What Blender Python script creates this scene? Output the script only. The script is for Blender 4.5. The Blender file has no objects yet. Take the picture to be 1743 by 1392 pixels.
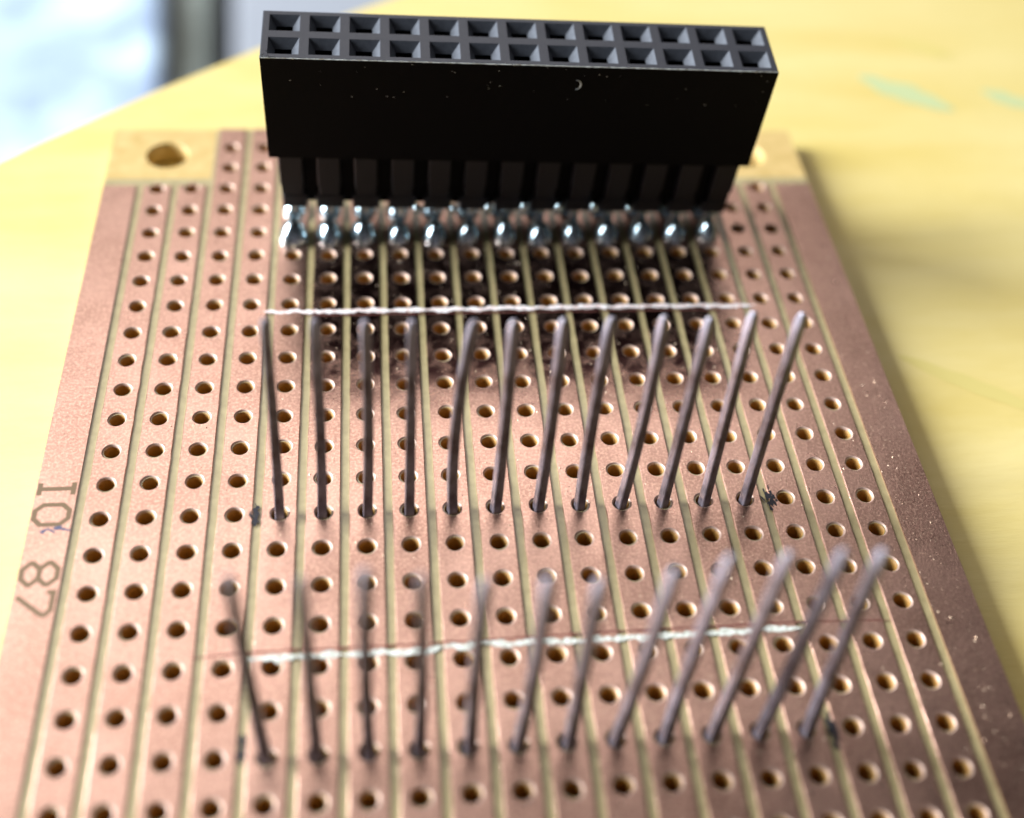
import bpy, bmesh, math, random
from mathutils import Vector, Matrix, noise
random.seed(7)
sc = bpy.context.scene
C = sc.collection
S = 0.1            # the script is written in millimetres; 1 Blender unit = 1 cm
P = 2.54           # hole pitch of the board, mm
sc.unit_settings.scale_length = 0.01

# ------------------------------------------------------------------ camera
cam = bpy.data.cameras.new('camera')
cam.lens = 42.499
cam.sensor_width = 36
cam.sensor_fit = 'HORIZONTAL'
cam.clip_start = 0.1
cam.clip_end = 2000
cam.dof.use_dof = True
cam.dof.focus_distance = 7.42
cam.dof.aperture_fstop = 0.165
co = bpy.data.objects.new('camera', cam)
C.objects.link(co)
Rw = Matrix(((0.99423366, -0.08655732, 0.06330299),
             (0.02238578, 0.74484033, 0.66686712),
             (-0.10487285, -0.66160465, 0.74248298))).transposed()
co.matrix_world = Matrix.Translation(Vector((16.42366, -43.39594, 57.40151)) * S) @ Rw.to_4x4()
sc.camera = co

# ------------------------------------------------------------------ light
world = bpy.data.worlds.new('World')
sc.world = world
world.use_nodes = True
wb = world.node_tree.nodes['Background']
wb.inputs[0].default_value = (0.95, 0.90, 1.0, 1)
wb.inputs[1].default_value = 0.03


def area(name, loc, target, sx, sy, power, col):
    l = bpy.data.lights.new(name, 'AREA')
    l.shape = 'RECTANGLE'
    l.size, l.size_y = sx, sy
    l.energy = power
    l.color = col
    o = bpy.data.objects.new(name, l)
    C.objects.link(o)
    o.location = loc
    o.rotation_euler = (Vector(target) - Vector(loc)).to_track_quat('-Z', 'Y').to_euler()
    return o


TGT = (2.5, 0.5, 0)
area('window_light', (-74, 13, 35), TGT, 40, 54, 280000, (0.88, 0.94, 1.0))
area('ceiling_bounce', (-17, 54, 73), TGT, 108, 44, 40000, (1.0, 0.94, 0.92))  # unseen lamp added for ceiling bounce, shapes the copper sheen
sc.view_settings.view_transform = 'Standard'
sc.view_settings.look = 'None'
sc.view_settings.exposure = 0.0
sc.view_settings.gamma = 1.0
sc.cycles.max_bounces = 8


# ------------------------------------------------------------------ materials
def lin(c):
    return tuple(((v / 255 + 0.055) / 1.055) ** 2.4 if v / 255 > 0.04045 else v / 255 / 12.92 for v in c)


class Mat:
    def __init__(s, name, col, rough=0.5, metal=0.0, **kw):
        s.m = bpy.data.materials.new(name)
        s.m.use_nodes = True
        s.nt = s.m.node_tree
        s.b = s.nt.nodes['Principled BSDF']
        s.b.inputs['Base Color'].default_value = (*col, 1)
        s.b.inputs['Roughness'].default_value = rough
        s.b.inputs['Metallic'].default_value = metal
        for k, v in kw.items():
            s.b.inputs[k.replace('_', ' ')].default_value = v
        s.co = None

    def n(s, t, **kw):
        nd = s.nt.nodes.new(t)
        for k, v in kw.items():
            if isinstance(k, str) and hasattr(nd, k):
                setattr(nd, k, v)
        return nd

    def link(s, a, b):
        s.nt.links.new(a, b)

    def coord(s, scale=(1, 1, 1)):
        if s.co is None:
            s.co = s.n('ShaderNodeTexCoord')
        mp = s.n('ShaderNodeMapping')
        mp.inputs['Scale'].default_value = scale
        s.link(s.co.outputs['Object'], mp.inputs[0])
        return mp.outputs[0]

    def noise(s, scale, detail=3, rough=0.5, stretch=(1, 1, 1)):
        nd = s.n('ShaderNodeTexNoise')
        nd.inputs['Scale'].default_value = scale
        nd.inputs['Detail'].default_value = detail
        nd.inputs['Roughness'].default_value = rough
        s.link(s.coord(stretch), nd.inputs['Vector'])
        return nd.outputs[0]

    def ramp(s, src, a, b, ca=(0, 0, 0), cb=(1, 1, 1)):
        r = s.n('ShaderNodeValToRGB')
        r.color_ramp.elements[0].position = a
        r.color_ramp.elements[1].position = b
        r.color_ramp.elements[0].color = (*ca, 1)
        r.color_ramp.elements[1].color = (*cb, 1)
        s.link(src, r.inputs[0])
        return r.outputs[0]

    def mix(s, fac, a, b):
        m = s.n('ShaderNodeMix')
        m.data_type = 'RGBA'
        for sock, v in ((m.inputs[0], fac), (m.inputs[6], a), (m.inputs[7], b)):
            if isinstance(v, (int, float)):
                sock.default_value = v
            elif isinstance(v, tuple):
                sock.default_value = (*v, 1)
            else:
                s.link(v, sock)
        return m.outputs[2]

    def math(s, op, a, b=0.0):
        m = s.n('ShaderNodeMath')
        m.operation = op
        for sock, v in ((m.inputs[0], a), (m.inputs[1], b)):
            if isinstance(v, (int, float)):
                sock.default_value = v
            else:
                s.link(v, sock)
        return m.outputs[0]

    def color(s, src):
        s.link(src, s.b.inputs['Base Color'])

    def rough(s, src, a, b):
        r = s.n('ShaderNodeMapRange')
        s.link(src, r.inputs[0])
        r.inputs[3].default_value = a
        r.inputs[4].default_value = b
        s.link(r.outputs[0], s.b.inputs['Roughness'])

    def bump(s, src, strength, dist=0.01):
        b = s.n('ShaderNodeBump')
        b.inputs['Strength'].default_value = strength
        b.inputs['Distance'].default_value = dist
        s.link(src, b.inputs['Height'])
        s.link(b.outputs[0], s.b.inputs['Normal'])


def band(m, sock, lo0, lo1, hi0, hi1):
    """1 between lo1 and hi0, fading to 0 at lo0 and hi1 (a stretch of the board with flux stain and painted reflection)"""
    a = m.n('ShaderNodeMapRange'); a.interpolation_type = 'SMOOTHSTEP'
    m.link(sock, a.inputs[0]); a.inputs[1].default_value = lo0; a.inputs[2].default_value = lo1
    b = m.n('ShaderNodeMapRange'); b.interpolation_type = 'SMOOTHSTEP'
    m.link(sock, b.inputs[0]); b.inputs[1].default_value = hi0; b.inputs[2].default_value = hi1
    b.inputs[3].default_value = 1; b.inputs[4].default_value = 0
    return m.math('MULTIPLY', a.outputs[0], b.outputs[0])


# copper foil: metal, tarnish blotches, tiny bright grains, flux residue before the header with its dark reflection painted in
M_cu = Mat('copper_foil', (0.56, 0.36, 0.27), 0.36, 0.95)
tar = M_cu.noise(1.3, 4, 0.6)
c0 = M_cu.mix(M_cu.ramp(tar, 0.35, 0.7), (0.46, 0.265, 0.205), (0.66, 0.405, 0.325))
grain = M_cu.noise(55, 2, 0.6)
c1 = M_cu.mix(M_cu.ramp(grain, 0.45, 0.75), c0, (0.80, 0.53, 0.40))
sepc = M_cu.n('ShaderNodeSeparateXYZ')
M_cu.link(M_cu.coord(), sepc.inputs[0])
stain_reflection = M_cu.math('MULTIPLY', band(M_cu, sepc.outputs[0], 0.95, 1.35, 3.7, 4.3),
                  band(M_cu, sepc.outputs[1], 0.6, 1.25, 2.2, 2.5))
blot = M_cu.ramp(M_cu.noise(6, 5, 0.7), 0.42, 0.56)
st2 = M_cu.math('MULTIPLY', stain_reflection, M_cu.mix(0.5, (0.78, 0.78, 0.78), blot))
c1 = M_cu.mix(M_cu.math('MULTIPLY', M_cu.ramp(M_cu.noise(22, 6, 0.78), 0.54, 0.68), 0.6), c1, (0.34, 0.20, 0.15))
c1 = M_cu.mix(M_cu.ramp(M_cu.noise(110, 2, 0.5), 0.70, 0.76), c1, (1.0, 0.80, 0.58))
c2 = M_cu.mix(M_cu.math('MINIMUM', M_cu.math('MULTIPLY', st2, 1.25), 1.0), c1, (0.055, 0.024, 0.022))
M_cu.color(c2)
rr = M_cu.math('SUBTRACT', M_cu.math('ADD', 0.20, M_cu.math('MULTIPLY', M_cu.noise(5, 6, 0.7), 0.21)),
               M_cu.math('MULTIPLY', st2, 0.12))
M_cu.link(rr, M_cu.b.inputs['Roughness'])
hgt = M_cu.math('ADD', M_cu.noise(70, 3, 0.7), M_cu.math('MULTIPLY', M_cu.noise(6, 3, 0.5), 1.2))
vor = M_cu.n('ShaderNodeTexVoronoi')
vor.inputs['Scale'].default_value = 34
M_cu.link(M_cu.coord(), vor.inputs['Vector'])
pit = M_cu.ramp(vor.outputs['Distance'], 0.03, 0.16)
hgt2 = M_cu.math('ADD', hgt, M_cu.math('MULTIPLY', pit, 0.9))
M_cu.bump(hgt2, 0.25, 0.006)

M_lip = Mat('punched_copper_lip', (0.78, 0.56, 0.46), 0.55, 0.45)
M_lip.color(M_lip.mix(M_lip.noise(30, 3), (0.46, 0.30, 0.22), (0.74, 0.54, 0.45)))
M_bare = Mat('bare_laminate', (0.74, 0.54, 0.20), 0.4)
M_bare.color(M_bare.mix(M_bare.ramp(M_bare.noise(8, 3), 0.3, 0.7), (0.54, 0.37, 0.125), (0.66, 0.47, 0.19)))
M_sub = Mat('paper_laminate', (0.45, 0.37, 0.19), 0.30, 0.0, Specular_IOR_Level=0.7)
M_sub.color(M_sub.mix(M_sub.ramp(M_sub.noise(14, 4, 0.6), 0.3, 0.75), (0.33, 0.265, 0.13), (0.44, 0.36, 0.185)))
M_sub.bump(M_sub.noise(80, 3, 0.6), 0.2, 0.004)
M_wall = Mat('drilled_laminate', (0.62, 0.29, 0.055), 0.55, 0.0)
M_wall.color(M_wall.mix(M_wall.noise(40, 2), (0.36, 0.175, 0.035), (0.52, 0.29, 0.08)))

M_pin = Mat('tinned_wire', (0.24, 0.21, 0.25), 0.3, 0.08, Specular_IOR_Level=0.4)
M_pin.color(M_pin.mix(M_pin.ramp(M_pin.noise(5, 4, 0.6, (1, 1, .5)), 0.35, 0.7), (0.072, 0.048, 0.052), (0.37, 0.34, 0.40)))
M_pin.rough(M_pin.noise(18, 3, 0.6, (1, 1, .25)), 0.16, 0.42)
M_pin.bump(M_pin.noise(30, 4, 0.7, (1, 1, .3)), 0.35, 0.005)

M_blk = Mat('lit_black_plastic', (0.008, 0.011, 0.020), 0.46, 0.0, Specular_IOR_Level=0.8)  # housing top, the bluish daylight on it put into the base colour
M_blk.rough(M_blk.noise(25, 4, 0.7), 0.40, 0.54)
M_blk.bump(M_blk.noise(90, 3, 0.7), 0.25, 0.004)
M_side = Mat('shaded_matt_plastic', (0.0008, 0.0007, 0.0014), 0.7, 0.0, Specular_IOR_Level=0.12)  # same plastic, darkened so faces out of the light stay black
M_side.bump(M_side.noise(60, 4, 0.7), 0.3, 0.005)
M_fun = Mat('bright_slope_plastic', (0.10, 0.11, 0.13), 0.42, 0.0, Specular_IOR_Level=0.9)  # paler than the housing: light on the funnel slopes put into the colour
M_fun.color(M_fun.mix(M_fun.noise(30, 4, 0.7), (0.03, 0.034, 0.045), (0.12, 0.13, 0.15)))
M_rib = Mat('satin_black_plastic', (0.007, 0.006, 0.010), 0.5, 0.0, Specular_IOR_Level=0.4)
M_edge = Mat('scuffed_glint_plastic', (0.62, 0.64, 0.62), 0.35)  # pale colour carries the glints of the worn edge and nick
M_edge.rough(M_edge.noise(60, 3), 0.2, 0.6)
M_contact = Mat('contact_metal', (0.55, 0.45, 0.28), 0.3, 1.0)
M_sol = Mat('solder', (0.66, 0.80, 0.86), 0.25, 1.0)
M_sol.rough(M_sol.noise(20, 3), 0.16, 0.30)
M_sol.bump(M_sol.noise(10, 3), 0.12, 0.02)

M_scr = Mat('scraped_copper', (0.80, 0.68, 0.64), 0.4, 0.0)
M_scr.color(M_scr.mix(M_scr.ramp(M_scr.noise(30, 4), 0.36, 0.6), (0.80, 0.58, 0.53), (0.98, 0.94, 0.92)))
M_gold = Mat('copper_crumb', (0.95, 0.72, 0.5), 0.35, 0.3)
M_dust = Mat('scraped_laminate', (0.70, 0.76, 0.66), 0.8)
M_dust.color(M_dust.mix(M_dust.ramp(M_dust.noise(40, 3), 0.35, 0.7), (0.42, 0.42, 0.34), (0.90, 0.93, 0.86)))
M_red = Mat('cut_groove', (0.28, 0.10, 0.08), 0.5, 0.6)
M_ink = Mat('black_ink', (0.012, 0.012, 0.02), 0.5)
M_bink = Mat('blue_ink', (0.10, 0.10, 0.17), 0.6)
M_num = Mat('etched_laminate', (0.19, 0.12, 0.06), 0.7)

M_tab = Mat('varnished_pine', (0.78, 0.60, 0.16), 0.38, 0.0, Coat_Weight=0.5, Coat_Roughness=0.22)
g1 = M_tab.noise(0.8, 5, 0.65, (0.35, 1.6, 1))
g2 = M_tab.noise(0.22, 2, 0.5)
tc = M_tab.mix(M_tab.ramp(g1, 0.3, 0.72), (0.68, 0.51, 0.13), (0.80, 0.65, 0.28))
M_tab.color(M_tab.mix(M_tab.ramp(g2, 0.4, 0.7), tc, (0.78, 0.66, 0.30)))
M_tab.rough(M_tab.noise(1.2, 3), 0.32, 0.5)
M_tab.bump(M_tab.noise(9, 5, 0.7, (0.3, 1.8, 1)), 0.3, 0.02)
M_teal = Mat('teal_paint', (0.50, 0.56, 0.29), 0.5)
M_grn = Mat('green_grey_stain', (0.66, 0.54, 0.18), 0.5)
M_cloth = Mat('white_blue_fabric', (0.62, 0.72, 0.9), 0.9)
pc = M_cloth.ramp(M_cloth.noise(0.42, 4, 0.6), 0.40, 0.56)
M_cloth.color(M_cloth.mix(pc, (0.26, 0.33, 0.45), (0.46, 0.58, 0.70)))
M_post = Mat('grey_green_paint', (0.26, 0.29, 0.26), 0.6)
M_post.color(M_post.mix(M_post.noise(0.2, 2), (0.22, 0.25, 0.22), (0.31, 0.34, 0.31)))
M_pan = Mat('grey_paint', (0.30, 0.32, 0.36), 0.6)
M_pan.color(M_pan.mix(M_pan.noise(0.2, 2), (0.27, 0.29, 0.33), (0.34, 0.36, 0.40)))
M_floor = Mat('grey_floor', (0.16, 0.16, 0.17), 0.6)
M_floor.color(M_floor.mix(M_floor.noise(0.1, 3), (0.10, 0.10, 0.11), (0.2, 0.2, 0.21)))


# ------------------------------------------------------------------ helpers
class MB:
    def __init__(s):
        s.v, s.f, s.mi, s.sm = [], [], [], []

    def add(s, vs, fs, mi=0, smooth=False):
        k = len(s.v)
        s.v += [tuple(x) for x in vs]
        for f in fs:
            s.f.append(tuple(i + k for i in f))
            s.mi.append(mi)
            s.sm.append(smooth)

    def box(s, x0, x1, y0, y1, z0, z1, mi=0):
        vs = [(x, y, z) for z in (z0, z1) for y in (y0, y1) for x in (x0, x1)]
        s.add(vs, [(0, 2, 3, 1), (4, 5, 7, 6), (0, 1, 5, 4), (2, 6, 7, 3), (0, 4, 6, 2), (1, 3, 7, 5)], mi)

    def bbox(s, x0, x1, y0, y1, z0, z1, b=0.08, mi=0):
        """box with every vertical and top/bottom edge chamfered"""
        def loop(z, i):
            a, c, d, e = x0 + i, x1 - i, y0 + i, y1 - i
            return [(a + b, d, z), (c - b, d, z), (c, d + b, z), (c, e - b, z), (c - b, e, z), (a + b, e, z), (a, e - b, z), (a, d + b, z)]
        vs = loop(z0, b) + loop(z0 + b, 0) + loop(z1 - b, 0) + loop(z1, b)
        fs = [tuple(range(7, -1, -1)), tuple(range(24, 32))]
        for r in range(3):
            for i in range(8):
                j = (i + 1) % 8
                fs.append((r * 8 + i, r * 8 + j, r * 8 + 8 + j, r * 8 + 8 + i))
        s.add(vs, fs, mi)

    def build(s, name, mats, parent=None, weld=False):
        me = bpy.data.meshes.new(name)
        me.from_pydata([(x * S, y * S, z * S) for x, y, z in s.v], [], s.f)
        for m in mats if isinstance(mats, (list, tuple)) else [mats]:
            me.materials.append(m.m)
        me.polygons.foreach_set('material_index', s.mi)
        me.polygons.foreach_set('use_smooth', s.sm)
        if weld:
            bm = bmesh.new(); bm.from_mesh(me)
            bmesh.ops.remove_doubles(bm, verts=bm.verts, dist=1e-5)
            bm.to_mesh(me); bm.free()
        me.update()
        o = bpy.data.objects.new(name, me)
        C.objects.link(o)
        if parent:
            o.parent = parent
        return o


def tag(o, label=None, cat=None, group=None, kind=None):
    if label: o['label'] = label
    if cat: o['category'] = cat
    if group: o['group'] = group
    if kind: o['kind'] = kind
    return o


def empty(name, loc=(0, 0, 0)):
    o = bpy.data.objects.new(name, None)
    C.objects.link(o)
    o.location = Vector(loc) * S
    o.empty_display_size = 0.2
    return o


def rect_ring(cx, cy, x0, x1, y0, y1, n):
    """points on the rectangle, one per direction from (cx, cy); the corners are hit exactly"""
    ang = [2 * math.pi * i / n for i in range(n)]
    cor = [math.atan2(y - cy, x - cx) % (2 * math.pi) for x in (x0, x1) for y in (y0, y1)]
    for c in cor:
        k = min(range(n), key=lambda i: abs((ang[i] - c + math.pi) % (2 * math.pi) - math.pi))
        ang[k] = c
    out = []
    for a in ang:
        dx, dy = math.cos(a), math.sin(a)
        t = min(((x1 - cx) / dx if dx > 1e-9 else (x0 - cx) / dx if dx < -1e-9 else 1e9),
                ((y1 - cy) / dy if dy > 1e-9 else (y0 - cy) / dy if dy < -1e-9 else 1e9))
        out.append((cx + dx * t, cy + dy * t, a))
    return out


def hole_cell(mb, cx, cy, x0, x1, y0, y1, prof, n=20, wob=0.0, mi_top=0, mi_in=0, bottom=None):
    """flat rectangle at prof[0] height with a hole; prof = [(r, z), ...] goes down the wall"""
    ring = rect_ring(cx, cy, x0, x1, y0, y1, n)
    ox, oy, ph = random.uniform(-.04, .04), random.uniform(-.04, .04), random.uniform(0, 6)
    ws = [1 + wob * (math.sin(2 * a + ph) + 0.6 * math.sin(5 * a + 2 * ph)) for _, _, a in ring]
    vs = [(x, y, prof[0][1]) for x, y, _ in ring]
    for r, z in prof:
        vs += [(cx + ox * (wob > 0) + math.cos(a) * r * w, cy + oy * (wob > 0) + math.sin(a) * r * w, z) for (_, _, a), w in zip(ring, ws)]
    top = [(i, (i + 1) % n, n + (i + 1) % n, n + i) for i in range(n)]
    mb.add(vs, top, mi_top)
    k = len(mb.v) - len(vs)
    for L in range(1, len(prof)):
        for i in range(n):
            j = (i + 1) % n
            mb.f.append((k + L * n + i, k + L * n + j, k + (L + 1) * n + j, k + (L + 1) * n + i))
            mb.mi.append(mi_in); mb.sm.append(True)
    if bottom is not None:
        vs2 = [(x, y, bottom) for x, y, _ in ring] + [(cx + math.cos(a) * prof[-1][0], cy + math.sin(a) * prof[-1][0], bottom) for _, _, a in ring]
        mb.add(vs2, [(i, n + i, n + (i + 1) % n, (i + 1) % n) for i in range(n)], mi_top)


# ------------------------------------------------------------------ stripboard
XL, XR = -1.56 * P, 19.72 * P
YT, YB = 14.95 * P, -16.5 * P
ROW0, ROW1 = -16, 14
CUT = 0.10      # thickness of the copper above the laminate, mm
TH = 1.6
HW = 1.01      # half width of a holed strip

board = empty('stripboard')
tag(board, 'copper stripboard with rows of holes, numbered 10 and 87, on the yellow table', 'circuit board')


def corner_cols(c):
    return c in (0, 1, 17, 18)


mb = MB()
for c in range(19):
    top = 12 if corner_cols(c) else 14
    for r in range(ROW0, top + 1):
        cx, cy = c * P, r * P
        hole_cell(mb, cx, cy, cx - P / 2, cx + P / 2, cy - P / 2, cy + P / 2,
                  [(0.49, -CUT), (0.475, -0.5), (0.46, -TH)], 20, 0, 0, 1, -TH)
yb, yt = (ROW0 - .5) * P, 14.5 * P
yc = 12.5 * P
for x0, x1 in ((XL, -.5 * P), (18.5 * P, XR)):
    mb.add([(x0, yb, -CUT), (x1, yb, -CUT), (x1, yc, -CUT), (x0, yc, -CUT)], [(0, 1, 2, 3)])
mb.add([(1.5 * P, yt, -CUT), (16.5 * P, yt, -CUT), (16.5 * P, YT, -CUT), (1.5 * P, YT, -CUT)], [(0, 1, 2, 3)])
hole_cell(mb, 0.13 * P, 13.66 * P, XL, 1.5 * P, yc, YT, [(1.62, -CUT), (1.55, -CUT - .08), (1.55, -TH)], 40, 0, 2, 2, -TH)
hole_cell(mb, 18.0 * P, 13.66 * P, 16.5 * P, XR, yc, YT, [(1.62, -CUT), (1.55, -CUT - .08), (1.55, -TH)], 40, 0, 2, 2, -TH)
# sawn edges
vs = [(x, y, z) for z in (-TH, -CUT) for x, y in ((XL, yb), (XR, yb), (XR, YT), (XL, YT))]
mb.add(vs, [(0, 1, 5, 4), (1, 2, 6, 5), (2, 3, 7, 6), (3, 0, 4, 7)], 0)
mb.build('laminate_panel', [M_sub, M_wall, M_bare], board)


def strip_side(mb, pts):
    n = len(pts)
    vs = [(x, y, 0) for x, y in pts] + [(x, y, -CUT - .01) for x, y in pts]
    mb.add(vs, [(i, i + n, (i + 1) % n + n, (i + 1) % n) for i in range(n)])


def wavy(x, y0, y1, k, amp=0.022):
    """a slightly ragged etched edge"""
    n = 90
    return [(x + amp * noise.noise(Vector((k * 9.1, i * 0.9, 0))) * 2, y0 + (y1 - y0) * i / n) for i in range(n + 1)]


for c in range(19):
    mb = MB()
    top = 12 if corner_cols(c) else 14
    x0, x1 = c * P - HW, c * P + HW
    y1 = 12.14 * P if corner_cols(c) else YT
    for r in range(ROW0, top + 1):
        cy = r * P
        yy1 = y1 if r == top else cy + P / 2
        hole_cell(mb, c * P, cy, x0 + .05, x1 - .05, cy - P / 2, yy1,
                  [(0.60, 0), (0.575, -0.012), (0.515, -0.085), (0.485, -0.17)], 20, 0.022, 0, 1)
    # rounded, slightly ragged long edges
    for sgn, xe, xi in ((-1, x0, x0 + .05), (1, x1, x1 - .05)):
        w = wavy(xe, yb, y1, c + sgn * .3)
        vs, fs = [], []
        for x, y in w:
            vs += [(xi, y, 0), (x - sgn * .02, y, -0.014), (x, y, -0.045), (x, y, -CUT - .01)]
        for i in range(len(w) - 1):
            for j in range(3):
                q = (i * 4 + j, i * 4 + j + 1, i * 4 + j + 5, i * 4 + j + 4)
                fs.append(q if sgn < 0 else q[::-1])
        fs = [f[::-1] for f in fs]
        mb.add(vs, fs)
    mb.add([(x0, y1, 0), (x1, y1, 0), (x1, y1, -CUT - .01), (x0, y1, -CUT - .01)], [(3, 2, 1, 0)])
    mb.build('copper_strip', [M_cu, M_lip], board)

for x0, x1, lab in ((XL + .02, -.5 * P - .29, 'broad left edge strip carrying the numbers 10 and 87'),
                    (18.5 * P + .29, XR - .02, 'broad plain right edge strip without holes')):
    mb = MB()
    y1 = 12.14 * P
    mb.add([(x0, yb, 0), (x1, yb, 0), (x1, y1, 0), (x0, y1, 0)], [(0, 1, 2, 3)])
    strip_side(mb, [(x1, yb), (x0, yb), (x0, y1), (x1, y1)])
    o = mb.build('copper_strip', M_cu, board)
    tag(o, lab)

# numbers etched through the edge strip: 10 and 87, read from the board's left side
STROKE = 0.15


def stroke(mb, pts, w=STROKE, closed=False, z=0.008):
    n = len(pts)
    m = n if closed else n - 1
    P2 = [Vector(p) for p in pts]
    L, R_ = [], []
    for i in range(n):
        if closed:
            a, b = P2[i - 1], P2[(i + 1) % n]
            d1, d2 = (P2[i] - a).normalized(), (b - P2[i]).normalized()
        else:
            d1 = (P2[i] - P2[i - 1]).normalized() if i else (P2[1] - P2[0]).normalized()
            d2 = (P2[i + 1] - P2[i]).normalized() if i < n - 1 else d1
        n1 = Vector((-d1.y, d1.x)); n2 = Vector((-d2.y, d2.x))
        nn = (n1 + n2)
        nn = nn.normalized() / max(0.5, nn.normalized().dot(n1))
        L.append(P2[i] + nn * w); R_.append(P2[i] - nn * w)
    vs = [(p.x, p.y, z) for p in L] + [(p.x, p.y, z) for p in R_]
    mb.add(vs, [(i, i + n, (i + 1) % n + n, (i + 1) % n) for i in range(m)])


def octo(u0, u1, v0, v1, c):
    return [(u0 + c, v0), (u1 - c, v0), (u1, v0 + c), (u1, v1 - c), (u1 - c, v1), (u0 + c, v1), (u0, v1 - c), (u0, v0 + c)]


H = 0.76 * P
GL = {
    '1': [([(0, 0), (.9, 0)], False), ([(0, H), (.9, H)], False), ([(.45, 0), (.45, H)], False)],
    '0': [(octo(0, 1.42, 0, H, .42), True)],
    '8': [(octo(0, 1.46, 0, H * .49, .42), True), (octo(0, 1.46, H * .49, H, .42), True)],
    '7': [([(0, H - .35), (0, H), (1.15, H), (1.46, H - .25), (1.46, H - .45), (.25, 0)], False)],
}
LX = -1.47 * P
for word, placed in (('ten', (('1', 1.08 * P), ('0', .44 * P))), ('eighty_seven', (('8', -1.16 * P), ('7', -1.93 * P)))):
    for ch, ytop in placed:
        mb = MB()
        zz = 0.006
        for pts, cl in GL[ch]:
            stroke(mb, [(LX + v, ytop - u) for u, v in pts], .145, cl, zz)
            zz += 0.003
        for k, f in enumerate(mb.f):
            mb.f[k] = f[::-1]
        mb.build('etched_digit', M_num, board)


def ragged(mb, pts, w, z, amp, seed, step=0.12, ridge=.012):
    """irregular ribbon along a line, slightly domed"""
    out = []
    for (xa, ya), (xb, yb_) in zip(pts, pts[1:]):
        n = max(2, int(math.hypot(xb - xa, yb_ - ya) / step))
        out += [(xa + (xb - xa) * i / n, ya + (yb_ - ya) * i / n) for i in range(n)]
    out.append(pts[-1])
    vs, fs = [], []
    N = len(out)
    for i, (x, y) in enumerate(out):
        t = min(1, i / 6, (N - 1 - i) / 6) * .9 + .1
        n1 = noise.noise(Vector((x * .9, seed, 0))) + .45 * noise.noise(Vector((x * 3, seed, 3)))
        n2 = noise.noise(Vector((x * 1.1, seed, 9))) + .45 * noise.noise(Vector((x * 3.4, seed, 13)))
        hgt = z + ridge * (1 + 1.4 * noise.noise(Vector((x * 7, seed, 5))))
        yc_ = y + .05 * noise.noise(Vector((x * .5, seed, 40)))
        vs += [(x, yc_ - w * t * (1 + amp * n1), z * .6), (x, yc_, hgt), (x, yc_ + w * t * (1 + amp * n2), z * .6)]
    for i in range(N - 1):
        for j in (0, 1):
            fs.append((i * 3 + j, i * 3 + j + 3, i * 3 + j + 4, i * 3 + j + 1))
    mb.add(vs, fs, 0, True)


# knife cut nearer the header, pinkish white, one piece over each strip and gap
mb = MB()
ragged(mb, [(3.42 * P, 6.70 * P), (7.24 * P, 6.71 * P), (12.06 * P, 6.75 * P), (16.8 * P, 6.71 * P)], .17, .008, 1.6, 1, ridge=.004)
for g in range(4, 17):
    gx = (g - .5) * P
    yc_ = 6.72 * P
    ragged(mb, [(gx - .45, yc_), (gx + .45, yc_)], .22, .02, .6, g * 3.3, .08, .004)
tag(mb.build('knife_cut', M_scr, board), 'long pinkish white knife cut in front of the black header')
mb = MB()
ragged(mb, [(3.42 * P, -3.77 * P), (6.9 * P, -3.78 * P), (8.2 * P, -3.66 * P), (10.71 * P, -3.68 * P), (15.5 * P, -3.60 * P)], .17, .015, 1.7, 5, ridge=.006)
tag(mb.build('knife_cut', M_dust, board), 'greenish white knife cut running behind the front row of pins')
mb = MB()
ragged(mb, [(2.3 * P, -3.72 * P), (3.6 * P, -3.62 * P), (7 * P, -3.6 * P), (10.7 * P, -3.5 * P), (15.5 * P, -3.44 * P), (17.6 * P, -3.5 * P)], .055, .012, .9, 8)
tag(mb.build('scratch', M_red, board), 'thin dark red scratch along the front knife cut')
mb = MB()
ragged(mb, [(4.4 * P, 6.55 * P), (12.06 * P, 6.58 * P), (16.2 * P, 6.56 * P)], .05, .012, .9, 11)
tag(mb.build('scratch', M_red, board), 'thin dark scratch under the rear knife cut')


def ink(cx, cy, lx, ly, n, seed, ang=0.0):
    rnd = random.Random(seed)
    mb = MB()
    for k in range(n):
        x = cx + rnd.gauss(0, lx); y = cy + rnd.gauss(0, ly)
        a = ang + rnd.uniform(-.6, .6)
        L, W = rnd.uniform(.08, .28), rnd.uniform(.04, .11)
        m = 7
        vs = [(x + math.cos(t) * L * math.cos(a) - math.sin(t) * W * math.sin(a),
               y + math.cos(t) * L * math.sin(a) + math.sin(t) * W * math.cos(a), .006 + k * .0006)
              for t in [2 * math.pi * i / m + rnd.uniform(-.2, .2) for i in range(m)]]
        mb.add(vs, [tuple(range(m))])
    return mb


for cx, cy, lx, ly, n, sd, lab, m in (
        (3.46 * P, -.02 * P, .10, .38, 26, 1, 'small dark pen mark left of the rear row of pins', M_ink),
        (15.62 * P, .02 * P, .16, .38, 34, 2, 'black pen mark right of the rear row of pins', M_ink),
        (3.50 * P, -5.8 * P, .08, .38, 22, 3, 'faint dark pen mark left of the front row of pins', M_ink),
        (15.55 * P, -6.1 * P, .12, .5, 34, 4, 'black pen mark right of the front row of pins', M_ink),
        (-1.0 * P, -.26 * P, .40, .06, 9, 5, 'blue pen scribble beside the number 10', M_bink)):
    mb = ink(cx, cy, lx, ly, n, sd, math.pi / 2 if ly > lx else 0)
    tag(mb.build('ink_mark', m, board), lab)


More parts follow.
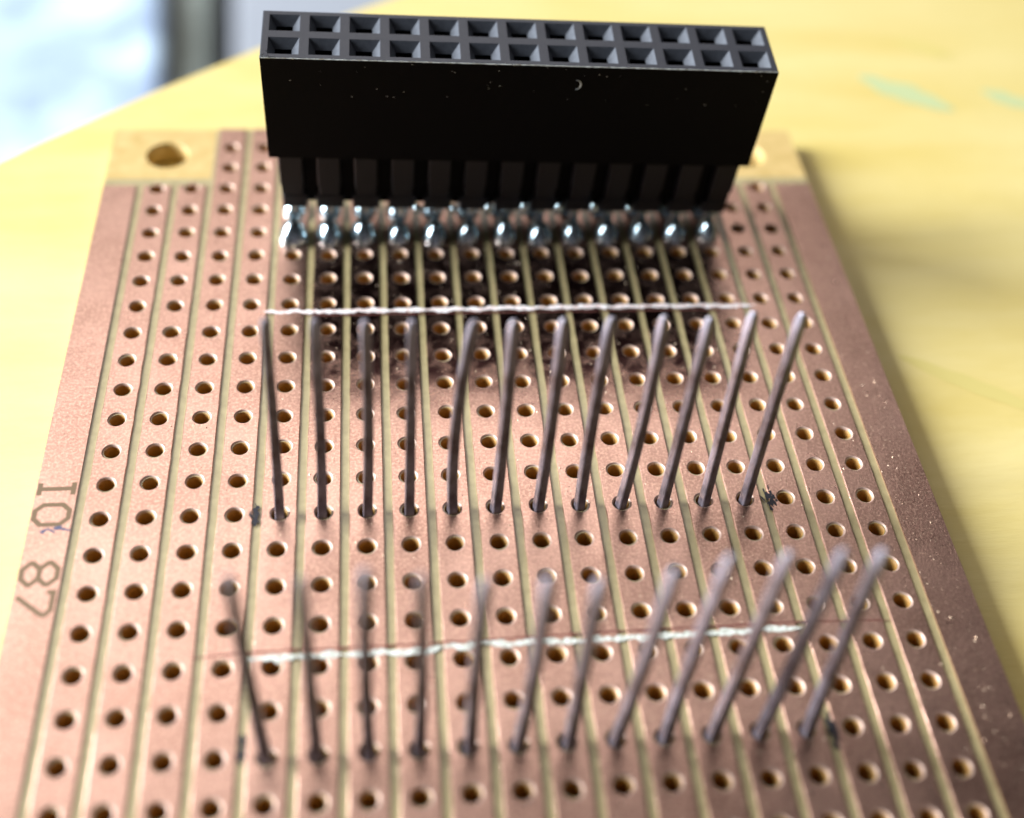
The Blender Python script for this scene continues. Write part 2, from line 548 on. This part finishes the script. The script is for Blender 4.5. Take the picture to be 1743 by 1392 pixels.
# small shining burrs and crumbs scattered on the copper
mb = MB()
rnd = random.Random(11)
for k in range(1800):
    c = rnd.choice(range(19)) if rnd.random() < .4 else rnd.randrange(4, 16)
    if k % 7 == 0:
        x = 18.62 * P + rnd.random() * 2.2
    else:
        x = c * P + rnd.uniform(-.95, .95)
    y = rnd.uniform(-12, 9.5) * P
    dy = y - round(y / P) * P
    if math.hypot(x - round(x / P) * P, dy) < .66 and x < 18.5 * P:
        continue
    r = rnd.uniform(.018, .05) * (2.0 if rnd.random() < .12 else 1)
    a = rnd.uniform(0, 6)
    vs = [(x + math.cos(a + t) * r * rnd.uniform(.6, 1.4), y + math.sin(a + t) * r * rnd.uniform(.6, 1.4), .003) for t in (0, 2.1, 4.2)]
    vs.append((x, y, r * .8))
    mb.add(vs, [(0, 1, 3), (1, 2, 3), (2, 0, 3)])
tag(mb.build('metal_crumbs', M_gold, board), 'tiny bright metal crumbs scattered on the copper', kind='stuff')

# ------------------------------------------------------------------ socket pins
REAR = [(10.52, 1.26), (13.0, 1.21), (15.54, 1.07), (17.93, 1.02), (21.1, 0.95), (23.12, 0.91), (25.71, 0.98), (28.23, 1.02), (31.03, 1.09), (33.4, 0.91), (35.84, 1.3), (38.45, 1.16)]
FRONT = [(9.76, -14.14), (12.78, -14.42), (15.47, -14.04), (17.84, -14.44), (20.56, -14.77), (23.25, -14.74), (25.45, -14.99), (28.77, -14.62), (31.36, -14.02), (34.02, -13.98), (36.5, -13.93), (38.31, -14.0)]
ORD = ['first', 'second', 'third', 'fourth', 'fifth', 'sixth', 'seventh', 'eighth', 'ninth', 'tenth', 'eleventh', 'last']
LOOK_R = ['leaning slightly left with a dark brown face', 'dark brown and nearly upright', 'straight and dark brown', 'upright, tip just right of a hole',
          'bent to the right at its top', 'leaning a little right, tip over a hole', 'with a pale left edge, middle of the row', 'with a bright lower left edge',
          'leaning right with a blue white left edge', 'leaning right, tip short of the white cut', 'leaning right, its tip touching the white cut', 'leaning far right beside the black pen mark']
LOOK_F = ['leaning left across the white cut', 'dark, with its blurred tip over a gap', 'straight and very dark', 'dark and nearly upright, by a blurred hole',
          'dark with a faint pale left side', 'thin looking with a pale left side', 'leaning right, lower left side blue', 'leaning right with a grey upper half',
          'leaning right with a bright blue white foot', 'leaning right, its tip above a hole', 'leaning far right with a bright foot', 'leaning far right beside the black pen mark']


def pin_mesh(lean, bend, seed, turn):
    """square wire, chamfered corners, tapered tip; lean = offset of the tip at z 14.5"""
    w, b = .275, .05
    sec = [(w - b, -w), (w, -w + b), (w, w - b), (w - b, w), (-w + b, w), (-w, w - b), (-w, -w + b), (-w + b, -w)]
    zs = [-1.74, -1.2, 0, 1.5, 3, 4.5, 6, 7.5, 9, 10.5, 12, 13.2, 13.85, 14.2, 14.42, 14.5]
    mb = MB()
    vs = []
    rnd = random.Random(seed)
    tw = rnd.uniform(-.12, .12)
    for z in zs:
        t = z / 14.5
        ox = lean[0] * t + bend[0] * t * (1 - t) * 4 * (z > 0)
        oy = lean[1] * t + bend[1] * t * (1 - t) * 4 * (z > 0)
        k = 1.0 if z < 13.8 else {13.85: .96, 14.2: .8, 14.42: .56, 14.5: .34}[z]
        a = turn + tw * t
        for x, y in sec:
            vs.append((ox + k * (x * math.cos(a) - y * math.sin(a)), oy + k * (x * math.sin(a) + y * math.cos(a)), z))
    fs = [tuple(range(7, -1, -1)), tuple(range(len(vs) - 8, len(vs)))]
    for r in range(len(zs) - 1):
        for i in range(8):
            j = (i + 1) % 8
            fs.append((r * 8 + i, r * 8 + j, r * 8 + 8 + j, r * 8 + 8 + i))
    mb.add(vs, fs)
    return mb


for row, tops, y0, looks, gname in (('rear', REAR, 0.0, LOOK_R, 'pins standing in the rear row'), ('front', FRONT, -6 * P, LOOK_F, 'pins standing in the front row')):
    for i, (tx, ty) in enumerate(tops):
        rnd = random.Random(i + 50 * (row == 'front'))
        bx, by = (4 + i) * P + rnd.uniform(-.06, .06), y0 - .08
        bend = (rnd.uniform(-.12, .12), rnd.uniform(-.15, .15))
        if row == 'rear' and i == 4:
            bend = (-.35, 0)
        o = pin_mesh((tx - bx, ty - by), bend, i, math.radians(3 if i < 4 else 14 + 1.6 * (i - 4) + rnd.uniform(-4, 4))).build('socket_pin', M_pin)
        o.location = Vector((bx, by, 0)) * S
        tag(o, f'{ORD[i]} pin from the left, {row} row, {looks[i]}' if i < 11 else f'rightmost pin in the {row} row, {looks[i]}', 'metal pin', gname)

# ------------------------------------------------------------------ black header
hdr = empty('pin_header', (25.71, 26.85, 0))
tag(hdr, 'tall black double row socket header standing upright on the board behind the pins', 'socket header')
Z0, HH, W2, D2 = 7.05, 8.2, 16.65, 2.42
RX, RY, RZ = .095, .019, -.007
tilt = Matrix.Rotation(RZ, 4, 'Z') @ Matrix.Rotation(RY, 4, 'Y') @ Matrix.Rotation(RX, 4, 'X')


def tilted(mb):
    """the two stacked housings lean back a little: turn their points about the joint"""
    mb.v = [tuple((tilt @ Vector((x, y, z - Z0))) + Vector((0, 0, Z0))) for x, y, z in mb.v]
    return mb


# upper housing: outer walls with chamfered edges, 26 funnel openings
mb = MB()
zt = Z0 + HH
b = .07
xs = [(i - 6) * P for i in range(13)]
ys = [-P / 2 * .92, P / 2 * .92]
xe = [-W2 + b] + [x for i in range(12) for x in ((xs[i] + xs[i + 1]) / 2,)] + [W2 - b]
ye = [-D2 + b, 0, D2 - b]
OW, OH, IN, FD = .97, .84, .48, .66
for i, cx in enumerate(xs):
    for j, cy in enumerate(ys):
        X0, X1, Y0, Y1 = xe[i], xe[i + 1], ye[j], ye[j + 1]
        cy = cy * 1.0
        a = [(X0, Y0, zt), (X1, Y0, zt), (X1, Y1, zt), (X0, Y1, zt)]
        o1 = [(cx - OW, cy - OH, zt), (cx + OW, cy - OH, zt), (cx + OW, cy + OH, zt), (cx - OW, cy + OH, zt)]
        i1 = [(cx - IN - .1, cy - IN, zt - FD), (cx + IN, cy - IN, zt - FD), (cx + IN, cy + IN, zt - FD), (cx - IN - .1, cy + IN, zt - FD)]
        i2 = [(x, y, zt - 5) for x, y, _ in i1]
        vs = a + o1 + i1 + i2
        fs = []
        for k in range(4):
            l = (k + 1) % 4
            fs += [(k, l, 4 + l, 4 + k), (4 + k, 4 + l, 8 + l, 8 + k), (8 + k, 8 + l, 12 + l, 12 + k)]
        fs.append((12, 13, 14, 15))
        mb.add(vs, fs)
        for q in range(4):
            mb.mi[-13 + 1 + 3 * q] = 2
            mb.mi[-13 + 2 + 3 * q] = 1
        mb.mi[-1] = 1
loops = []
for z, i in ((zt, b), (zt - b, 0), (Z0 + .05, 0), (Z0, .05)):
    loops.append([(-W2 + i, -D2 + i, z), (W2 - i, -D2 + i, z), (W2 - i, D2 - i, z), (-W2 + i, D2 - i, z)])
vs = sum(loops, [])
fs = []
for r in range(3):
    for k in range(4):
        l = (k + 1) % 4
        fs.append((r * 4 + k, r * 4 + 4 + k, r * 4 + 4 + l, r * 4 + l))
fs.append((12, 15, 14, 13))
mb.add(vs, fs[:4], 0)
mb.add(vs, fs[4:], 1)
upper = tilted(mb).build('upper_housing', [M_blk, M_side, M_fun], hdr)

# lower housing: a core with a comb of thirteen ribs along each face
mb = MB()
mb.box(-15.9, 15.9, -1.75, 1.75, 2.55, Z0 - .002)
lower = tilted(mb).build('lower_housing', M_side, hdr)
for i, cx in enumerate(xs):
    hw = .76
    x0, x1 = cx - hw, cx + hw
    if i == 0: x0 = -16.05
    if i == 12: x1 = 16.05
    mb = MB()
    mb.bbox(x0, x1, -2.33, 2.33, 4.45, Z0 - .004, .05)
    mb.bbox(x0 - (.2 if i else -.05), x1 + (.2 if i < 12 else -.05), -2.2, 2.2, 2.25, 3.5, .1)
    mb.bbox(x0 + .05, x1 - .05, -2.2, 2.2, 3.49, 4.46, .05)
    tilted(mb).build('rib', M_rib, lower)

# contacts glinting inside the openings
for i, cx in enumerate(xs):
    for j, cy in enumerate(ys):
        mb = MB()
        rr_ = random.Random(i * 2 + j)
        mb.box(cx - .42, cx + .30, cy + .30, cy + .42, zt - 4.8, zt - 1.3 + rr_.uniform(-.2, .2))
        mb.box(cx - .42, cx + .30, cy - .42, cy - .30, zt - 4.8, zt - 1.3 + rr_.uniform(-.2, .2))
        tilted(mb).build('contact', M_contact, hdr)

# worn front top edge, its specular glints painted as pale flecks
mb = MB()
rnd = random.Random(3)
for k in range(520):
    x = rnd.uniform(-W2, W2) if k > 45 else -W2 + abs(rnd.gauss(0, .5))
    y = -D2 + b * .5 + rnd.gauss(0, .03)
    z = zt - b * .4 + rnd.gauss(0, .015)
    if k <= 45:
        y += abs(rnd.gauss(0, .25)) * (rnd.random() < .5)
        z = zt + .005 if y > -D2 + b else z
    elif k % 9 == 0:
        y = -D2 - .004; z = zt - rnd.random() ** 2 * 3
    L = rnd.uniform(.03, .09) * (2.2 if rnd.random() < .12 else 1)
    hh = rnd.uniform(.02, .07)
    vs = [(x - L, y, z), (x + L, y - .01, z + rnd.uniform(-.01, .01)), (x + rnd.uniform(-L, L), y - .03, z + hh), (x, y + .02, z - hh * .5)]
    mb.add(vs, [(0, 1, 2), (0, 2, 3), (1, 3, 2), (0, 3, 1)])
n_ = 240
vs, fs = [], []
for i in range(n_ + 1):
    x = -W2 + .05 + (2 * W2 - .1) * i / n_
    r_ = .012 + .022 * max(0, noise.noise(Vector((x * 3.1, 2, 0))) + .35)
    z_, y_ = zt - b * .5, -D2 + b * .5
    vs += [(x, y_ + r_, z_ + r_ + .004), (x, y_ - .006, z_ + .008 + rnd.uniform(0, .008)), (x, y_ - r_ - .004, z_ - r_)]
for i in range(n_):
    for j in (0, 1):
        fs.append((i * 3 + j, i * 3 + 1 + j, i * 3 + 4 + j, i * 3 + 3 + j))
mb.add(vs, fs)
tag(tilted(mb).build('scuffed_glint_edge', M_edge, hdr), 'chipped front edge with painted pale glints along the top of the header', kind='stuff')

# crescent shaped moulding nick on the front face
mb = MB()
pts = []
for i in range(15):
    a = math.radians(100 - 190 * i / 14)
    pts.append((3.45 + .30 * math.cos(a), zt - 1.45 + .36 * math.sin(a), .012 + .035 * math.sin(math.pi * i / 14)))
vs, fs = [], []
for x, z, r in pts:
    dx, dz = (x - 3.45), (z - zt + 1.45)
    l = math.hypot(dx, dz)
    dx, dz = dx / l, dz / l
    vs += [(x - dx * r, -D2 - .004, z - dz * r), (x, -D2 - .04, z), (x + dx * r, -D2 - .004, z + dz * r)]
for i in range(14):
    for j in (0, 1):
        fs.append((i * 3 + j, i * 3 + 3 + j, i * 3 + 4 + j, i * 3 + 1 + j))
mb.add(vs, fs)
tag(tilted(mb).build('moulding_nick', M_edge, hdr), 'small crescent nick on the front face of the header')

# legs and solder joints (rows 10 and 11 of holes)
hx, hy = 25.71, 26.85


def mound(cx, cy, rx, ry, h, seed, tip=0.30):
    mb = MB()
    n, m = 20, 8
    prof = [(1.0, 0), (.96, .14), (.87, .34), (.74, .55), (.58, .74), (.42, .88), (.3, .96), (.16, 1.0)]
    vs = []
    for r, z in prof:
        for i in range(n):
            a = 2 * math.pi * i / n
            k = 1 + .10 * noise.noise(Vector((math.cos(a) * 1.2, math.sin(a) * 1.2, seed * 3.7 + z)))
            vs.append((cx + math.cos(a) * rx * r * k, cy + math.sin(a) * ry * r * k, .004 + h * z))
    fs = [tuple(range((m - 1) * n, m * n))]
    for L in range(m - 1):
        for i in range(n):
            j = (i + 1) % n
            fs.append((L * n + i, L * n + j, L * n + n + j, L * n + n + i))
    mb.add(vs, fs, 0, True)
    return mb


for i in range(13):
    c = 4 + i
    for r in (10, 11):
        cx, cy = c * P - hx, r * P - hy
        leg = MB()
        top = Vector((xs[i], (-1.1 if r == 10 else 1.1), 4.6))
        top = (tilt @ (top - Vector((0, 0, Z0)))) + Vector((0, 0, Z0))
        w = .26
        vs = [(cx + a * w, cy + bq * w, -1.2) for a, bq in ((-1, -1), (1, -1), (1, 1), (-1, 1))] + \
             [(cx * .4 + top.x * .6 + a * w, cy * .4 + top.y * .6 + bq * w, 2.0) for a, bq in ((-1, -1), (1, -1), (1, 1), (-1, 1))] + \
             [(top.x + a * w, top.y + bq * w, top.z) for a, bq in ((-1, -1), (1, -1), (1, 1), (-1, 1))]
        fs = [(3, 2, 1, 0), (8, 9, 10, 11)]
        for L in (0, 4):
            for k in range(4):
                l = (k + 1) % 4
                fs.append((L + k, L + l, L + 4 + l, L + 4 + k))
        leg.add(vs, fs)
        leg.build('leg', M_sol, hdr)
        rnd = random.Random(i * 7 + r)
        h = rnd.uniform(1.0, 1.35) if r == 10 else 1.0
        rx = rnd.uniform(.86, .98)
        if r == 10 and i == 0:
            h, rx = 1.3, 1.05
        so = mound(cx + rnd.uniform(-.06, .06), cy + rnd.uniform(-.05, .1) - (.5 if r == 10 else .1), rx, rnd.uniform(1.15, 1.35), h * 1.1, i + r)
        so.build('solder_joint', M_sol, hdr)

def blob(cx, cy, cz, rx, ry, rz, seed):
    mb = MB()
    n, m = 14, 9
    vs = [(cx, cy, cz - rz)]
    for j in range(1, m):
        t = math.pi * j / m
        for i in range(n):
            a = 2 * math.pi * i / n
            k = 1 + .12 * noise.noise(Vector((math.cos(a), math.sin(a) + seed, t)))
            w_ = math.sin(t) * (1.12 - .24 * j / m)
            vs.append((cx + rx * w_ * k * math.cos(a), cy + ry * w_ * k * math.sin(a), cz - rz * math.cos(t)))
    vs.append((cx, cy, cz + rz))
    fs = [(0, 1 + (i + 1) % n, 1 + i) for i in range(n)]
    for j in range(m - 2):
        for i in range(n):
            l = (i + 1) % n
            fs.append((1 + j * n + i, 1 + j * n + l, 1 + (j + 1) * n + l, 1 + (j + 1) * n + i))
    e = 1 + (m - 2) * n
    fs += [(len(vs) - 1, e + i, e + (i + 1) % n) for i in range(n)]
    mb.add(vs, fs, 0, True)
    return mb


# added shiny beads standing in for light glinting through the rib slots
for i, (k, hgt) in enumerate(((3, .45), (4, .38), (5, .52), (6, .56), (7, .54), (8, .54), (9, .34))):
    blob((4.5 + k) * P - hx - .03, 24.52 - hy, 2.72, .34 if hgt > .4 else .25, .36, hgt, i).build('glint_bead', M_sol, hdr)

# ------------------------------------------------------------------ table and what lies beyond
TZ = -1.78
tc_ = (169.2, -154.9)
TR_ = 264.0
mb = MB()
n = 160
vs, fs = [], []
prof = [(1.0 - .2 / TR_, TZ), (1.0, TZ - 1.2), (1.0, TZ - 20), (.985, TZ - 22)]
vs.append((0, 0, TZ))
for r_, z in [(.6, TZ)] + prof:
    for i in range(n):
        a = 2 * math.pi * i / n
        vs.append((math.cos(a) * TR_ * r_, math.sin(a) * TR_ * r_, z))
for i in range(n):
    fs.append((0, 1 + i, 1 + (i + 1) % n))
for L in range(4):
    for i in range(n):
        j = (i + 1) % n
        fs.append((1 + L * n + i, 1 + (L + 1) * n + i, 1 + (L + 1) * n + j, 1 + L * n + j))
fs.append(tuple(1 + 4 * n + i for i in reversed(range(n))))
mb.add(vs, fs)
table = empty('round_table', (tc_[0], tc_[1], 0))
tag(table, 'round yellow varnished wooden table under the circuit board, stained with green paint', 'table')
mb.build('table_top', M_tab, table)
for k in range(4):
    a = math.pi / 4 + k * math.pi / 2
    lx, ly = math.cos(a) * 190, math.sin(a) * 190
    mb = MB()
    mb.bbox(lx - 20, lx + 20, ly - 20, ly + 20, -700, TZ - 22.05, 2)
    mb.build('leg', M_tab, table)


def smear(name, pts, w, mat, lab, seed, z=TZ + .03):
    mb = MB()
    vs, fs = [], []
    N = 24
    for i in range(N + 1):
        t = i / N
        x = pts[0][0] + (pts[1][0] - pts[0][0]) * t
        y = pts[0][1] + (pts[1][1] - pts[0][1]) * t
        dx, dy = pts[1][0] - pts[0][0], pts[1][1] - pts[0][1]
        l = math.hypot(dx, dy)
        ww = w * math.sin(math.pi * min(1, max(0, t))) ** .6 + .02
        a = ww * (1 + .5 * noise.noise(Vector((t * 5, seed, 0))))
        c_ = ww * (1 + .5 * noise.noise(Vector((t * 5, seed, 7))))
        x -= tc_[0]; y -= tc_[1]
        vs += [(x - dy / l * a, y + dx / l * a, z), (x + dy / l * c_, y - dx / l * c_, z)]
    for i in range(N):
        fs.append((i * 2, i * 2 + 1, i * 2 + 3, i * 2 + 2))
    mb.add(vs, fs)
    tag(mb.build(name, mat, table), lab)


smear('paint_smear', ((59.6, 48.8), (67.0, 43.4)), 1.3, M_teal, 'larger pale teal paint smear right of the black header', 1)
smear('paint_smear', ((70.6, 46.6), (75.2, 43.4)), .9, M_teal, 'smaller pale teal paint smear near the right border', 2)
smear('paint_smear', ((52.5, 13.6), (61.5, 7.6)), .7, M_grn, 'faint grey green streak right of the board', 3)
smear('paint_smear', ((65, 54.8), (70, 51.9)), .9, M_grn, 'faint green smear behind the larger teal one', 4)

# floor, low bench and cloth beyond the table's far edge
mb = MB()
mb.add([(-3000, -3000, -700), (3000, -3000, -700), (3000, 4000, -700), (-3000, 4000, -700)], [(0, 1, 2, 3)])
tag(mb.build('floor', M_floor), 'plain dark grey floor far below the table', kind='structure')

bench = empty('low_bench', (-30, 300, -120))
tag(bench, 'low grey bench of boards beyond the table, half covered by the pale cloth', 'bench')


def slab(x0a, x1a, x0b, x1b, y0, y1, z0, z1, name, mat):
    """board between two slightly splayed edges, corners eased"""
    mb = MB()
    rows = []
    for z, i in ((z0, 1), (z0 + 1, 0), (z1 - 1, 0), (z1, 1)):
        rows.append([(x0a + i, y0 + i, z), (x1a - i, y0 + i, z), (x1b - i, y1 - i, z), (x0b + i, y1 - i, z)])
    vs = [(x + 30, y - 300, z + 120) for r in rows for x, y, z in r]
    fs = [(3, 2, 1, 0), (12, 13, 14, 15)]
    for L in range(3):
        for k in range(4):
            l = (k + 1) % 4
            fs.append((L * 4 + k, L * 4 + l, L * 4 + 4 + l, L * 4 + 4 + k))
    mb.add(vs, fs)
    return mb.build(name, mat, bench)


slab(-330, -20.5, -330, -40, 150, 420, -150, -120, 'board', M_post)
slab(-14.8, 260, -32, 260, 150, 420, -150, -120, 'board', M_pan)
for x, y in ((-300, 180), (-300, 400), (230, 180), (230, 400), (-60, 300)):
    mb = MB()
    mb.bbox(x + 10, x + 50, y - 320, y - 280, -580, -30.1, 2)
    mb.build('leg', M_pan, bench)

mb = MB()
vs, fs = [], []
nx, ny = 80, 60
for layer in (0, 1):
    for j in range(ny + 1):
        for i in range(nx + 1):
            t, q = i / nx, j / ny
            y = 140 + 290 * q
            xr = -28 - 28 * q
            x = -340 + (xr + 340) * t
            z = -118.5 + 1.6 * (1 - layer)
            z += (1 - layer) * max(0, 2.0 + 3.2 * noise.noise(Vector((x * .02, y * .02, 1))) + 1.5 * noise.noise(Vector((x * .05, y * .03, 5))))
            vs.append((x, y, z))
kk = (nx + 1) * (ny + 1)
for layer in (0, 1):
    for j in range(ny):
        for i in range(nx):
            a = layer * kk + j * (nx + 1) + i
            q = (a, a + 1, a + nx + 2, a + nx + 1)
            fs.append(q if layer == 0 else q[::-1])
edge = [i for i in range(nx + 1)] + [j * (nx + 1) + nx for j in range(1, ny + 1)] + [ny * (nx + 1) + i for i in range(nx - 1, -1, -1)] + [j * (nx + 1) for j in range(ny - 1, 0, -1)]
for k in range(len(edge)):
    a, b_ = edge[k], edge[(k + 1) % len(edge)]
    fs.append((a, a + kk, b_ + kk, b_))
mb.add(vs, fs, 0, True)
tag(mb.build('patterned_cloth', M_cloth), 'pale blue and white patterned cloth spread out beyond the table at upper left', 'cloth')
